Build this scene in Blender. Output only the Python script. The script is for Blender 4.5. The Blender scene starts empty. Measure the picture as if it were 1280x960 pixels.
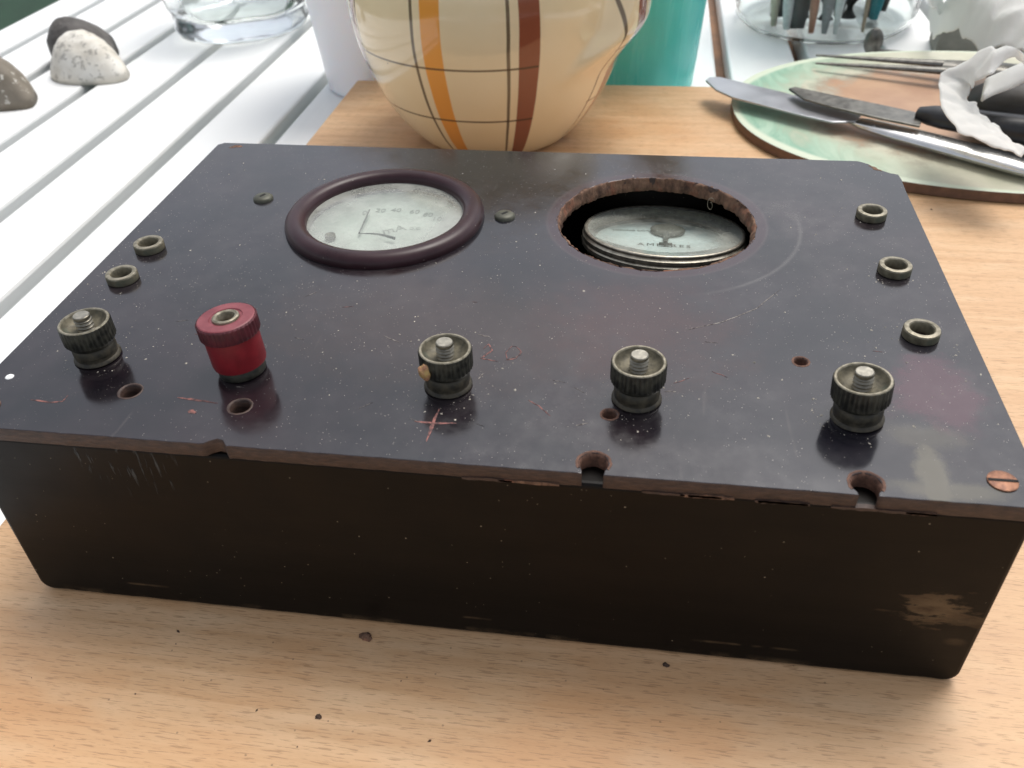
import bpy, bmesh, math, random
import numpy as np
from mathutils import Vector, Matrix, noise
random.seed(7)
S = bpy.context.scene
col = S.collection
PI = math.pi

# ------------------------------------------------------------------ camera, sky, sun, exposure
RC = [(0.98915833, 0.14328149, -0.03219016), (0.06387608, -0.61716462, -0.78423701), (-0.13223327, 0.77367839, -0.61962578)]
CP = Vector((0.16335894, -0.13719262, 0.1969558)); FPX = 1093.64
cd = bpy.data.cameras.new('camera'); cam = bpy.data.objects.new('camera', cd); col.objects.link(cam)
M = Matrix(((RC[0][0], -RC[1][0], -RC[2][0]), (RC[0][1], -RC[1][1], -RC[2][1]), (RC[0][2], -RC[1][2], -RC[2][2]))).to_4x4()
M.translation = CP
cam.matrix_world = M
cd.sensor_width = 36; cd.lens = FPX / 1280 * 36; cd.clip_start = .01; cd.clip_end = 200
cd.dof.use_dof = True; cd.dof.focus_distance = .255; cd.dof.aperture_fstop = 27
S.camera = cam
w = bpy.data.worlds.new('World'); S.world = w; w.use_nodes = True
SUN_EL, SUN_AZ = 64, 28
wt = w.node_tree; bg = wt.nodes['Background']
sky = wt.nodes.new('ShaderNodeTexSky'); sky.sky_type = 'NISHITA'; sky.sun_disc = False
sky.sun_elevation = math.radians(SUN_EL); sky.sun_rotation = math.radians(SUN_AZ); sky.dust_density = 3; sky.ozone_density = 1; sky.air_density = 1
hs = wt.nodes.new('ShaderNodeHueSaturation'); hs.inputs['Saturation'].default_value = .33
wt.links.new(sky.outputs[0], hs.inputs['Color']); wt.links.new(hs.outputs[0], bg.inputs[0])
bg.inputs[1].default_value = .15
sd = bpy.data.lights.new('sun', 'SUN'); sun = bpy.data.objects.new('sun', sd); col.objects.link(sun)
sd.energy = 1.5; sd.angle = math.radians(30); sd.color = (1, .95, .88)
e, a = math.radians(SUN_EL), math.radians(SUN_AZ)
sun.rotation_euler = Vector((math.sin(a) * math.cos(e), math.cos(a) * math.cos(e), math.sin(e))).to_track_quat('Z', 'Y').to_euler()
S.view_settings.view_transform = 'Standard'; S.view_settings.look = 'None'; S.view_settings.gamma = 1
S.view_settings.exposure = .36

# ------------------------------------------------------------------ helpers
def unp(u, v, z):
    q = ((u - 640) / FPX, (v - 480) / FPX, 1)
    d = Vector([sum(RC[i][j] * q[i] for i in range(3)) for j in range(3)])
    return CP + d * ((z - CP.z) / d.z)
def unpy(u, v, y):
    q = ((u - 640) / FPX, (v - 480) / FPX, 1)
    d = Vector([sum(RC[i][j] * q[i] for i in range(3)) for j in range(3)])
    return CP + d * ((y - CP.y) / d.y)
def tag(o, label=None, cat=None, group=None, kind=None):
    if label: o['label'] = label
    if cat: o['category'] = cat
    if group: o['group'] = group
    if kind: o['kind'] = kind
    return o
def empty(name, loc=(0, 0, 0), rot=(0, 0, 0), parent=None):
    o = bpy.data.objects.new(name, None); col.objects.link(o); o.location = loc; o.rotation_euler = rot
    o.empty_display_size = .01
    if parent: o.parent = parent
    return o
def obj(name, me, mats, parent=None, loc=(0, 0, 0), rot=(0, 0, 0), smooth=False, ang=None):
    if isinstance(me, bmesh.types.BMesh):
        b = me; bmesh.ops.recalc_face_normals(b, faces=b.faces); me = bpy.data.meshes.new(name); b.to_mesh(me); b.free()
    if not isinstance(mats, (list, tuple)): mats = [mats]
    me.materials.clear()
    for m in mats: me.materials.append(m)
    o = bpy.data.objects.new(name, me); col.objects.link(o); o.location = loc; o.rotation_euler = rot
    if parent: o.parent = parent
    if smooth:
        for p in me.polygons: p.use_smooth = True
        if ang:
            try: me.set_sharp_from_angle(angle=math.radians(ang))
            except Exception: pass
    return o
def bevel(o, wd, seg=2):
    m = o.modifiers.new('bevel', 'BEVEL'); m.width = wd; m.segments = seg; m.limit_method = 'ANGLE'; m.angle_limit = math.radians(40)
    m.harden_normals = False
    return o
def box(b, x0, x1, y0, y1, z0, z1):
    v = [b.verts.new(p) for p in ((x0, y0, z0), (x1, y0, z0), (x1, y1, z0), (x0, y1, z0), (x0, y0, z1), (x1, y0, z1), (x1, y1, z1), (x0, y1, z1))]
    for f in ((0, 3, 2, 1), (4, 5, 6, 7), (0, 1, 5, 4), (1, 2, 6, 5), (2, 3, 7, 6), (3, 0, 4, 7)): b.faces.new([v[i] for i in f])
def boxm(*a):
    b = bmesh.new(); box(b, *a); return b
def lathe(prof, n=48, rfun=None, closed=False):
    b = bmesh.new(); rings = []
    for i, (r, z) in enumerate(prof):
        if r < 1e-7: rings.append([b.verts.new((0, 0, z))]); continue
        ring = []
        for k in range(n):
            t = 2 * PI * k / n; rr = rfun(r, z, t, i) if rfun else r
            ring.append(b.verts.new((rr * math.cos(t), rr * math.sin(t), z)))
        rings.append(ring)
    pairs = list(zip(rings[:-1], rings[1:]))
    if closed: pairs.append((rings[-1], rings[0]))
    for A, B in pairs:
        for k in range(n):
            k2 = (k + 1) % n
            if len(A) == 1 and len(B) == 1: continue
            if len(A) == 1: b.faces.new((A[0], B[k], B[k2]))
            elif len(B) == 1: b.faces.new((A[k], A[k2], B[0]))
            else: b.faces.new((A[k], A[k2], B[k2], B[k]))
    return b
def tube(b, pts, rad, n=10, flat=1.0):
    pts = [Vector(p) for p in pts]; rings = []
    if not isinstance(rad, (list, tuple)): rad = [rad] * len(pts)
    up = Vector((0, 0, 1))
    for i, p in enumerate(pts):
        d = (pts[min(i + 1, len(pts) - 1)] - pts[max(i - 1, 0)]).normalized()
        s = d.cross(up)
        if s.length < 1e-3: s = d.cross(Vector((0, 1, 0)))
        s.normalize(); u = s.cross(d).normalized()
        rings.append([b.verts.new(p + s * math.cos(2 * PI * k / n) * rad[i] + u * math.sin(2 * PI * k / n) * rad[i] * flat) for k in range(n)])
    for A, B in zip(rings[:-1], rings[1:]):
        for k in range(n): b.faces.new((A[k], A[(k + 1) % n], B[(k + 1) % n], B[k]))
    b.faces.new(rings[0][::-1]); b.faces.new(rings[-1])
def prism(b, pts, z0, z1):
    """closed outline (x,y[,dz]) extruded from z0 to z1"""
    A = [b.verts.new((p[0], p[1], z0 + (p[2] if len(p) > 2 else 0))) for p in pts]
    B = [b.verts.new((p[0], p[1], z1 + (p[2] if len(p) > 2 else 0))) for p in pts]
    n = len(pts)
    for k in range(n): b.faces.new((A[k], A[(k + 1) % n], B[(k + 1) % n], B[k]))
    b.faces.new(A[::-1]); b.faces.new(B)
def curve_mesh(splines, ext, bev=0, name='sheet'):
    c = bpy.data.curves.new(name, 'CURVE'); c.dimensions = '2D'; c.fill_mode = 'BOTH'; c.extrude = ext; c.bevel_depth = bev; c.bevel_resolution = 1
    if bev: c.offset = -bev
    for pts in splines:
        s = c.splines.new('POLY'); s.points.add(len(pts) - 1)
        for q, p in zip(s.points, pts): q.co = (p[0], p[1], 0, 1)
        s.use_cyclic_u = True
    o = bpy.data.objects.new(name, c); col.objects.link(o)
    dg = bpy.context.evaluated_depsgraph_get(); me = bpy.data.meshes.new_from_object(o.evaluated_get(dg))
    bpy.data.objects.remove(o); bpy.data.curves.remove(c)
    return me
def text_mesh(s, size, ext=.00002, font_space=1):
    c = bpy.data.curves.new('text', 'FONT'); c.body = s; c.size = size; c.align_x = 'CENTER'; c.align_y = 'CENTER'; c.extrude = ext; c.space_character = font_space
    o = bpy.data.objects.new('text', c); col.objects.link(o)
    dg = bpy.context.evaluated_depsgraph_get(); me = bpy.data.meshes.new_from_object(o.evaluated_get(dg))
    bpy.data.objects.remove(o); bpy.data.curves.remove(c)
    return me
def circ(x, y, r, n=48, jit=None):
    return [(x + (r + (jit(t) if jit else 0)) * math.cos(t), y + (r + (jit(t) if jit else 0)) * math.sin(t)) for t in [2 * PI * k / n for k in range(n)]]
def nz(*a): return noise.noise(Vector(a))

# ------------------------------------------------------------------ node helper
class NT:
    def __init__(s, name):
        s.m = bpy.data.materials.new(name); s.m.use_nodes = True; s.t = s.m.node_tree; s.b = s.t.nodes['Principled BSDF']
        s.out = s.t.nodes['Material Output']; s.tc = s.t.nodes.new('ShaderNodeTexCoord'); s.o = s.tc.outputs['Object']
    def n(s, ty, **k):
        x = s.t.nodes.new('ShaderNode' + ty)
        for a, v in k.items(): setattr(x, a, v)
        return x
    def lk(s, a, b): s.t.links.new(a, b)
    def setin(s, sock, v):
        if hasattr(v, 'node'): s.lk(v, sock)
        elif v is not None:
            if isinstance(v, (tuple, list)) and len(v) == 3 and sock.type == 'RGBA': v = (*v, 1)
            sock.default_value = v
    def math(s, op, a, b=None, c=None, clamp=False):
        x = s.n('Math', operation=op, use_clamp=clamp)
        for i, v in enumerate((a, b, c)):
            if v is not None: s.setin(x.inputs[i], v)
        return x.outputs[0]
    def mapped(s, scale=(1, 1, 1), loc=(0, 0, 0), rot=(0, 0, 0), src=None):
        x = s.n('Mapping'); s.lk(src or s.o, x.inputs[0]); x.inputs['Scale'].default_value = scale; x.inputs['Location'].default_value = loc; x.inputs['Rotation'].default_value = rot
        return x.outputs[0]
    def noise(s, scale=100, detail=4, rough=.55, vec=None, dist=0):
        x = s.n('TexNoise'); s.lk(vec or s.o, x.inputs['Vector']); x.inputs['Scale'].default_value = scale; x.inputs['Detail'].default_value = detail
        x.inputs['Roughness'].default_value = rough; x.inputs['Distortion'].default_value = dist
        return x.outputs['Fac']
    def ramp(s, v, lo, hi, a=0.0, b=1.0, smooth=False):
        x = s.n('MapRange', clamp=True)
        if smooth: x.interpolation_type = 'SMOOTHSTEP'
        s.setin(x.inputs['Value'], v)
        for k, q in zip(('From Min', 'From Max', 'To Min', 'To Max'), (lo, hi, a, b)): x.inputs[k].default_value = q
        return x.outputs[0]
    def mix(s, f, a, b, mode='MIX'):
        x = s.n('Mix', data_type='RGBA', blend_type=mode)
        s.setin(x.inputs[0], f); s.setin(x.inputs[6], a); s.setin(x.inputs[7], b)
        return x.outputs[2]
    def specks(s, scale, size, share, seed=0):
        v = s.n('TexVoronoi'); s.lk(s.mapped(loc=(seed, seed * .7, 0)), v.inputs['Vector']); v.inputs['Scale'].default_value = scale
        d = s.math('LESS_THAN', v.outputs['Distance'], size)
        sx = s.n('SeparateColor'); s.lk(v.outputs['Color'], sx.inputs[0])
        return s.math('MULTIPLY', d, s.math('GREATER_THAN', sx.outputs[0], 1 - share))
    def xyz(s):
        x = s.n('SeparateXYZ'); s.lk(s.o, x.inputs[0]); return x.outputs
    def blob(s, x, y, rx, ry, wob=None, soft=.4, z=None, axes=(0, 1)):
        q = s.xyz(); dx = s.math('DIVIDE', s.math('SUBTRACT', q[axes[0]], x), rx); dy = s.math('DIVIDE', s.math('SUBTRACT', q[axes[1]], y), ry)
        d = s.math('SQRT', s.math('ADD', s.math('MULTIPLY', dx, dx), s.math('MULTIPLY', dy, dy)))
        if wob is not None: d = s.math('ADD', d, wob)
        return s.ramp(d, 1 + soft, 1 - soft, smooth=True)
    def bump(s, h, strength=.3, dist=.0005, prev=None):
        x = s.n('Bump'); x.inputs['Strength'].default_value = strength; x.inputs['Distance'].default_value = dist; s.lk(h, x.inputs['Height'])
        if prev: s.lk(prev, x.inputs['Normal'])
        return x.outputs[0]
    def fin(s, color=None, rough=None, normal=None, metal=None, spec=None, **k):
        for nm, v in (('Base Color', color), ('Roughness', rough), ('Metallic', metal), ('Specular IOR Level', spec), ('Normal', normal)):
            if v is not None: s.setin(s.b.inputs[nm], v)
        for nm, v in k.items(): s.setin(s.b.inputs[nm.replace('_', ' ')], v)
        return s.m
def plain(name, c, r=.5, metal=0, var=.15, sc=300, bmp=.1, **k):
    t = NT(name); n1 = t.noise(sc, 5); f = t.ramp(n1, .3, .7)
    dark = tuple(x * (1 - var) for x in c); lite = tuple(min(1, x * (1 + var)) for x in c)
    return t.fin(t.mix(f, dark, lite), t.ramp(n1, .3, .7, r * .85, min(1, r * 1.15)), t.bump(n1, bmp, .0004), metal, **k)

# ------------------------------------------------------------------ materials
H = 0.06349; PW = .25; PD = .1677; TH = .004; ZT = -.02
t = NT('white_paint')
n1 = t.noise(40, 6, vec=t.mapped((1, .08, 1))); n2 = t.noise(500, 4)
gr = t.ramp(n1, .55, .75)
M_white = t.fin(t.mix(t.math('MULTIPLY', gr, .25), (.82, .83, .82), (.55, .56, .54)), .45, t.bump(n1, .25, .0006))
t = NT('beech_wood')
v = t.mapped((170, 2300, 800)); fl = t.noise(1, 2, .5, vec=v)
fl2 = t.noise(1, 3, .6, vec=t.mapped((260, 3200, 900), loc=(3, 1, 0))); fleck = t.math('MAXIMUM', t.ramp(fl, .59, .63), t.math('MULTIPLY', t.ramp(fl2, .58, .66), .6))
v2 = t.mapped((9, 210, 90)); gr = t.noise(1, 6, .6, vec=v2, dist=.6)
pat = t.noise(9, 3); wv = t.noise(28, 3, vec=t.mapped((1, 3, 1)))
base = t.mix(t.ramp(gr, .3, .7), (.54, .315, .155), (.69, .455, .262))
base = t.mix(t.math('MULTIPLY', t.ramp(pat, .52, .68), .45), base, (.58, .29, .12))
base = t.mix(t.math('MULTIPLY', t.ramp(wv, .5, .75), .3), base, (.70, .54, .36))
base = t.mix(t.math('MULTIPLY', fleck, .45), base, (.22, .11, .045))
sp = t.specks(420, .12, .05, 3)
base = t.mix(t.math('MULTIPLY', sp, .5), base, (.1, .06, .03))
M_beech = t.fin(base, t.ramp(gr, .3, .7, .42, .6), t.bump(fl, .12, .0004, t.bump(gr, .15, .0003)))
M_beech_edge = plain('beech_edge', (.62, .46, .28), .55)
# moulded dark panel
t = NT('dark_moulded_panel')
n1 = t.noise(22, 5, .6); n2 = t.noise(90, 6, .65); n3 = t.noise(7, 3)
c = t.mix(t.ramp(n1, .38, .62), (.007, .006, .008), (.019, .012, .015))
c = t.mix(t.math('MULTIPLY', t.ramp(n3, .45, .65), .6), c, (.016, .018, .026))
haze = t.math('MULTIPLY', t.ramp(t.noise(160, 8, .75), .38, .75), t.ramp(t.noise(11, 5, .6), .38, .72))
c = t.mix(t.math('MULTIPLY', haze, .26), c, (.15, .145, .14))
wb = t.math('MULTIPLY', t.math('SUBTRACT', t.noise(90, 7, .7), .5), 2.2)
p = unp(1166, 592, H); stain = t.blob(p.x, p.y, .0035, .0085, wb, .3); p = unp(1152, 545, H); stain = t.math('MAXIMUM', stain, t.math('MULTIPLY', t.blob(p.x, p.y, .008, .004, wb, .5), .5)); p = unp(1185, 613, H); stain = t.math('MAXIMUM', stain, t.math('MULTIPLY', t.blob(p.x, p.y, .009, .0025, wb, .5), .8))
p = unp(1155, 585, H); stain = t.math('MULTIPLY', stain, .8)
c = t.mix(t.math('MULTIPLY', stain, .7), c, (.15, .135, .09))
purp = t.blob(.236, .037, .011, .012, wb, .35); c = t.mix(t.math('MULTIPLY', purp, .8), c, (.075, .030, .042))
redz = t.blob(.118, .052, .05, .02, wb, .7); c = t.mix(t.math('MULTIPLY', redz, .35), c, (.06, .035, .025))
redz = t.blob(.165, .058, .02, .02, wb, .7); c = t.mix(t.math('MULTIPLY', redz, .4), c, (.07, .025, .022))
# ghost ring left by the missing bezel
q = t.xyz(); dx = t.math('SUBTRACT', q[0], .1684); dy = t.math('SUBTRACT', q[1], .1175)
rr = t.math('SQRT', t.math('ADD', t.math('MULTIPLY', dx, dx), t.math('MULTIPLY', dy, dy)))
ring = t.ramp(t.math('ABSOLUTE', t.math('SUBTRACT', rr, .0325)), .003, .0015)
c = t.mix(t.math('MULTIPLY', ring, .6), c, (.045, .018, .024))
ring2 = t.ramp(t.math('ABSOLUTE', t.math('SUBTRACT', rr, .0345)), .0005, .0001)
ring3 = t.math('MULTIPLY', t.ramp(t.math('ABSOLUTE', t.math('SUBTRACT', rr, .0445)), .0009, .0002), t.math('MULTIPLY', t.ramp(q[0], .178, .195), t.ramp(q[1], .128, .115)))
lines = t.math('MAXIMUM', t.math('MULTIPLY', ring2, .25), t.math('MULTIPLY', ring3, .5))
c = t.mix(t.math('MULTIPLY', lines, .6), c, (.15, .14, .13))
s1 = t.specks(900, .13, .03, 1); s2 = t.specks(1900, .2, .06, 5); s3 = t.specks(330, .05, .04, 9)
dens = t.ramp(t.noise(14, 3), .42, .6, .25, 1)
dens2 = t.ramp(t.noise(18, 4), .45, .6, .08, 1); sp = t.math('MAXIMUM', t.math('MULTIPLY', t.math('MAXIMUM', s1, s3), dens2), t.math('MULTIPLY', s2, dens))
c = t.mix(t.math('MULTIPLY', sp, .8), c, (.42, .38, .33))
scr = t.noise(1, 2, vec=t.mapped((300, 25, 1), rot=(0, 0, .5))); scr2 = t.noise(1, 2, vec=t.mapped((30, 420, 1), rot=(0, 0, -.2)))
sc = t.math('MAXIMUM', t.ramp(scr, .71, .75), t.ramp(scr2, .72, .76))
c = t.mix(t.math('MULTIPLY', sc, .10), c, (.2, .17, .15))
rg = t.ramp(n2, .35, .7, .10, .19); rg = t.math('ADD', rg, t.math('MULTIPLY', haze, .25)); rg = t.math('ADD', rg, t.math('MULTIPLY', sp, .4))
M_panel = t.fin(c, rg, t.bump(t.noise(45, 3), .08, .0008, t.bump(sp, .3, .0002)), spec=.9)
t = NT('panel_edge')
n1 = t.noise(300, 5, .7, vec=t.mapped((1, 1, 4)))
M_edge = t.fin(t.mix(t.ramp(n1, .35, .7), (.025, .014, .012), (.085, .048, .034)), .55, t.bump(n1, .5, .0006))
t = NT('raw_brown_break')
n1 = t.noise(400, 6, .7, vec=t.mapped((1, 1, .5))); n2 = t.noise(120, 4)
c = t.mix(t.ramp(n1, .3, .7), (.035, .016, .011), (.26, .145, .088)); c = t.mix(t.ramp(n2, .55, .7), c, (.27, .10, .055))
M_break = t.fin(c, .85, t.bump(n1, .8, .001))
# black case
t = NT('black_stained_case')
n1 = t.noise(1, 5, vec=t.mapped((14, 14, 90))); n2 = t.noise(60, 5)
c = t.mix(t.ramp(n1, .3, .7), (.0025, .0022, .002), (.0060, .0045, .0036))
pw = unpy(1172, 762, .001); str_ = t.noise(1, 8, .72, vec=t.mapped((110, 110, 420)))
wob = t.math('MULTIPLY', t.math('SUBTRACT', str_, .5), 5.0)
wear = t.blob(pw.x, pw.z, .0065, .0048, wob, .3, axes=(0, 2))
pw2 = unpy(1205, 775, .001); wear = t.math('MAXIMUM', wear, t.math('MULTIPLY', t.blob(pw2.x, pw2.z, .012, .0022, wob, .3, axes=(0, 2)), .6))
pw3 = unpy(1195, 803, .001); wear = t.math('MAXIMUM', wear, t.math('MULTIPLY', t.blob(pw3.x, pw3.z, .0022, .0013, t.math('MULTIPLY', wob, .4), .5, axes=(0, 2)), .35))
q = t.xyz()
low = t.math('MULTIPLY', t.ramp(q[2], .0032, .0008), t.ramp(t.noise(1, 5, .7, vec=t.mapped((90, 90, 90))), .5, .62))
low2 = t.math('MULTIPLY', t.ramp(t.math('ABSOLUTE', t.math('SUBTRACT', q[2], .0068)), .0006, .0001), t.ramp(t.noise(1, 3, vec=t.mapped((45, 45, 10))), .55, .6))
wear = t.math('MAXIMUM', wear, t.math('MAXIMUM', t.math('MULTIPLY', low, .6), t.math('MULTIPLY', low2, .45)))
c = t.mix(t.math('MULTIPLY', wear, .65), c, t.mix(t.ramp(str_, .35, .65), (.10, .062, .035), (.26, .18, .10)))
ps = unpy(165, 585, .001)
scz = t.blob(ps.x, ps.z, .012, .009, t.math('MULTIPLY', t.math('SUBTRACT', n2, .5), 1.5), .3, axes=(0, 2))
scn = t.ramp(t.noise(1, 3, vec=t.mapped((700, 700, 90), rot=(0, .45, 0))), .58, .66)
c = t.mix(t.math('MULTIPLY', t.math('MULTIPLY', scz, scn), .5), c, (.10, .11, .11))
sp = t.math('MAXIMUM', t.specks(420, .09, .05, 2), t.math('MULTIPLY', t.specks(900, .14, .06, 4), t.ramp(t.noise(25, 3), .45, .6)))
c = t.mix(t.math('MULTIPLY', sp, .8), c, (.25, .21, .15))
rough = t.math('ADD', t.ramp(n2, .3, .7, .34, .5), t.math('MULTIPLY', wear, .4))
M_case = t.fin(c, rough, t.bump(n1, .25, .0005, t.bump(t.math('MULTIPLY', scz, scn), .6, .0006)), spec=.14)
t = NT('raw_brown_dim'); n1 = t.noise(500, 5, .7)
M_break2 = t.fin(t.mix(t.ramp(n1, .3, .7), (.05, .025, .018), (.20, .10, .065)), .8, t.bump(n1, .6, .0006))
M_dark = plain('dark_inside', (.008, .007, .006), .9)
# aged brass / nickel
t = NT('tarnished_brass')
n1 = t.noise(500, 5, .65); n2 = t.noise(160, 4)
c = t.mix(t.ramp(n1, .35, .65), (.065, .058, .038), (.17, .15, .10)); c = t.mix(t.ramp(n2, .55, .7), c, (.085, .095, .07))
M_brass = t.fin(c, t.ramp(n1, .3, .7, .42, .66), t.bump(n1, .45, .0004), .35)
t = NT('dark_knob_side')
n1 = t.noise(420, 5, .6)
M_knob = t.fin(t.mix(t.ramp(n1, .4, .65), (.014, .014, .011), (.055, .052, .038)), t.ramp(n1, .3, .7, .35, .6), t.bump(n1, .4, .0003), .35)
t = NT('brown_collar'); n1 = t.noise(420, 5, .6)
M_collar = t.fin(t.mix(t.ramp(n1, .4, .65), (.022, .019, .013), (.075, .062, .040)), t.ramp(n1, .3, .7, .35, .6), t.bump(n1, .4, .0003), .3)
t = NT('worn_rim')
n1 = t.noise(700, 4)
M_rim = t.fin(t.mix(t.ramp(n1, .3, .7), (.14, .125, .085), (.36, .325, .25)), .45, t.bump(n1, .3, .0002), .5)
M_thread = plain('threaded_stud_metal', (.20, .185, .15), .35, .8, .3, 600, .2)
M_studtop = plain('stud_face_metal', (.33, .31, .26), .42, .7, .25, 800, .3)
t = NT('old_solder_lump'); n1 = t.noise(500, 4)
M_lump = t.fin(t.mix(t.ramp(n1, .35, .65), (.36, .16, .10), (.50, .34, .12)), .5, t.bump(n1, .5, .0004))
t = NT('red_knob_plastic'); n1 = t.noise(240, 5)
M_red = t.fin(t.mix(t.ramp(n1, .35, .7), (.17, .004, .009), (.25, .009, .016)), .42, t.bump(n1, .15, .0003))
t = NT('red_knob_top'); n1 = t.noise(300, 5)
M_redtop = t.fin(t.mix(t.ramp(n1, .35, .7), (.16, .026, .036), (.25, .06, .07)), .5, t.bump(n1, .2, .0003))
t = NT('red_knob_band'); n1 = t.noise(300, 5)
M_redband = t.fin(t.mix(t.ramp(n1, .4, .65), (.06, .008, .013), (.11, .014, .022)), .5, t.bump(n1, .2, .0003))
t = NT('copper_screw'); n1 = t.noise(600, 4)
M_copper = t.fin(t.mix(t.ramp(n1, .35, .65), (.15, .065, .04), (.34, .16, .09)), .5, t.bump(n1, .3, .0003), .4)
t = NT('maroon_bezel'); n1 = t.noise(80, 4); sp = t.specks(900, .16, .04, 2)
M_bezel = t.fin(spec=.3, color=t.mix(t.math('MULTIPLY', sp, .6), t.mix(t.ramp(n1, .35, .65), (.024, .009, .012), (.038, .016, .020)), (.3, .27, .24)), rough=t.ramp(n1, .3, .7, .26, .4), normal=t.bump(sp, .3, .0002))
def glass_dusty(name, dust, col_=(.42, .43, .39)):
    m = bpy.data.materials.new(name); m.use_nodes = True; T = m.node_tree; T.nodes.clear()
    N = T.nodes.new; L = T.links.new
    out = N('ShaderNodeOutputMaterial'); tr = N('ShaderNodeBsdfTransparent'); gl = N('ShaderNodeBsdfGlossy'); df = N('ShaderNodeBsdfDiffuse'); fr = N('ShaderNodeFresnel')
    gl.inputs['Roughness'].default_value = .08; df.inputs[0].default_value = (*col_, 1); fr.inputs[0].default_value = 1.5
    tr.inputs[0].default_value = (.93, .96, .94, 1)
    tc = N('ShaderNodeTexCoord'); n_ = N('ShaderNodeTexNoise'); n_.inputs['Scale'].default_value = 70; n_.inputs['Detail'].default_value = 7; n_.inputs['Roughness'].default_value = .65
    L(tc.outputs['Object'], n_.inputs['Vector'])
    ln = N('ShaderNodeVectorMath'); ln.operation = 'LENGTH'; L(tc.outputs['Object'], ln.inputs[0])
    mr = N('ShaderNodeMapRange'); mr.inputs['From Min'].default_value = .014; mr.inputs['From Max'].default_value = .026; mr.inputs['To Max'].default_value = .45; L(ln.outputs['Value'], mr.inputs['Value'])
    m2 = N('ShaderNodeMapRange'); m2.inputs['From Min'].default_value = .35; m2.inputs['From Max'].default_value = .75; m2.inputs['To Max'].default_value = dust * 2; L(n_.outputs['Fac'], m2.inputs['Value'])
    ad = N('ShaderNodeMath'); ad.operation = 'ADD'; ad.use_clamp = True; L(mr.outputs[0], ad.inputs[0]); L(m2.outputs[0], ad.inputs[1])
    vo = N('ShaderNodeTexVoronoi'); vo.inputs['Scale'].default_value = 900; L(tc.outputs['Object'], vo.inputs['Vector'])
    lt = N('ShaderNodeMath'); lt.operation = 'LESS_THAN'; lt.inputs[1].default_value = .2; L(vo.outputs['Distance'], lt.inputs[0])
    sc_ = N('ShaderNodeSeparateColor'); L(vo.outputs['Color'], sc_.inputs[0]); g_ = N('ShaderNodeMath'); g_.operation = 'GREATER_THAN'; g_.inputs[1].default_value = .8; L(sc_.outputs[0], g_.inputs[0])
    mu = N('ShaderNodeMath'); mu.operation = 'MULTIPLY'; L(lt.outputs[0], mu.inputs[0]); L(g_.outputs[0], mu.inputs[1])
    a2 = N('ShaderNodeMath'); a2.operation = 'MAXIMUM'; L(ad.outputs[0], a2.inputs[0]); L(mu.outputs[0], a2.inputs[1])
    x1 = N('ShaderNodeMixShader'); L(a2.outputs[0], x1.inputs[0]); L(tr.outputs[0], x1.inputs[1]); L(df.outputs[0], x1.inputs[2])
    x2 = N('ShaderNodeMixShader'); L(fr.outputs[0], x2.inputs[0]); L(x1.outputs[0], x2.inputs[1]); L(gl.outputs[0], x2.inputs[2]); L(x2.outputs[0], out.inputs[0])
    return m
M_glassA = glass_dusty('dusty_meter_glass', .28)
M_glassB = glass_dusty('dirty_meter_glass', .24, (.42, .43, .38))
M_dial = plain('dial_face', (.66, .70, .66), .6, 0, .06, 60, .02)
M_dialB = plain('dial_face_blue', (.72, .82, .82), .6, 0, .06, 60, .02)
M_ink = plain('dark_ink', (.10, .11, .10), .7)
M_needle = plain('faint_needle', (.22, .23, .22), .7)
M_fade = plain('faded_ink', (.42, .44, .42), .7)
M_nickel = plain('dull_nickel', (.42, .39, .32), .38, .8, .3, 500, .3)

# ------------------------------------------------------------------ ground and table
b = bmesh.new(); bmesh.ops.create_grid(b, x_segments=2, y_segments=2, size=40)
t = NT('lawn_green'); n1 = t.noise(6, 6); n2 = t.noise(60, 4)
M_lawn = t.fin(t.mix(t.ramp(n1, .3, .7), (.006, .028, .014), (.014, .055, .026)), .9, t.bump(n2, .5, .02))
tag(obj('ground', b, M_lawn, loc=(0, 0, -.76)), kind='structure')

tbl = tag(empty('garden_table', (0, 0, -.76)), 'white painted slatted garden table under everything else', 'table')
def tb(name, bm, m, bv=.0015):
    for v_ in bm.verts: v_.co.z += .76
    return bevel(obj(name, bm, m, tbl), bv, 2)
SP = .0575; first = -.1340 - 4 * SP
edges = [(-.401, first)] + [(first + k * SP + .0100, first + (k + 1) * SP) for k in range(0, 19)]
for x0, x1 in edges:
    bb = bmesh.new(); N = 14
    sx = random.uniform(-.0004, .0004)
    box(bb, x0 + sx, x1 + sx, -.62, 1.12, ZT - .019, ZT)
    tb('slat', bb, M_white, .002)
M_rail = plain('brown_rail_wood', (.30, .17, .10), .7, 0, .35, 40, .3)
tb('cross_rail', boxm(-.38, .76, -.50, -.43, ZT - .07, ZT - .0195), M_white)
tb('cross_rail', boxm(-.38, .76, .96, 1.03, ZT - .07, ZT - .0195), M_white)
tb('long_rail', boxm(.185, .292, -.42, .955, ZT - .045, ZT - .0195), M_rail)
for x in (-.37, .69):
    for y in (-.49, .975):
        tb('leg', boxm(x, x + .05, y, y + .05, -.758, ZT - .071), M_white)

# ------------------------------------------------------------------ beech board
bo = boxm(-.0275, .46, -.20, .4195, -.0197, 0)
brd = obj('chopping_board', bo, M_beech); bevel(brd, .0022, 3)
tag(brd, 'large beech chopping board lying on the white slatted table under the black box', 'chopping board')
t_ = brd.data

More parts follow.
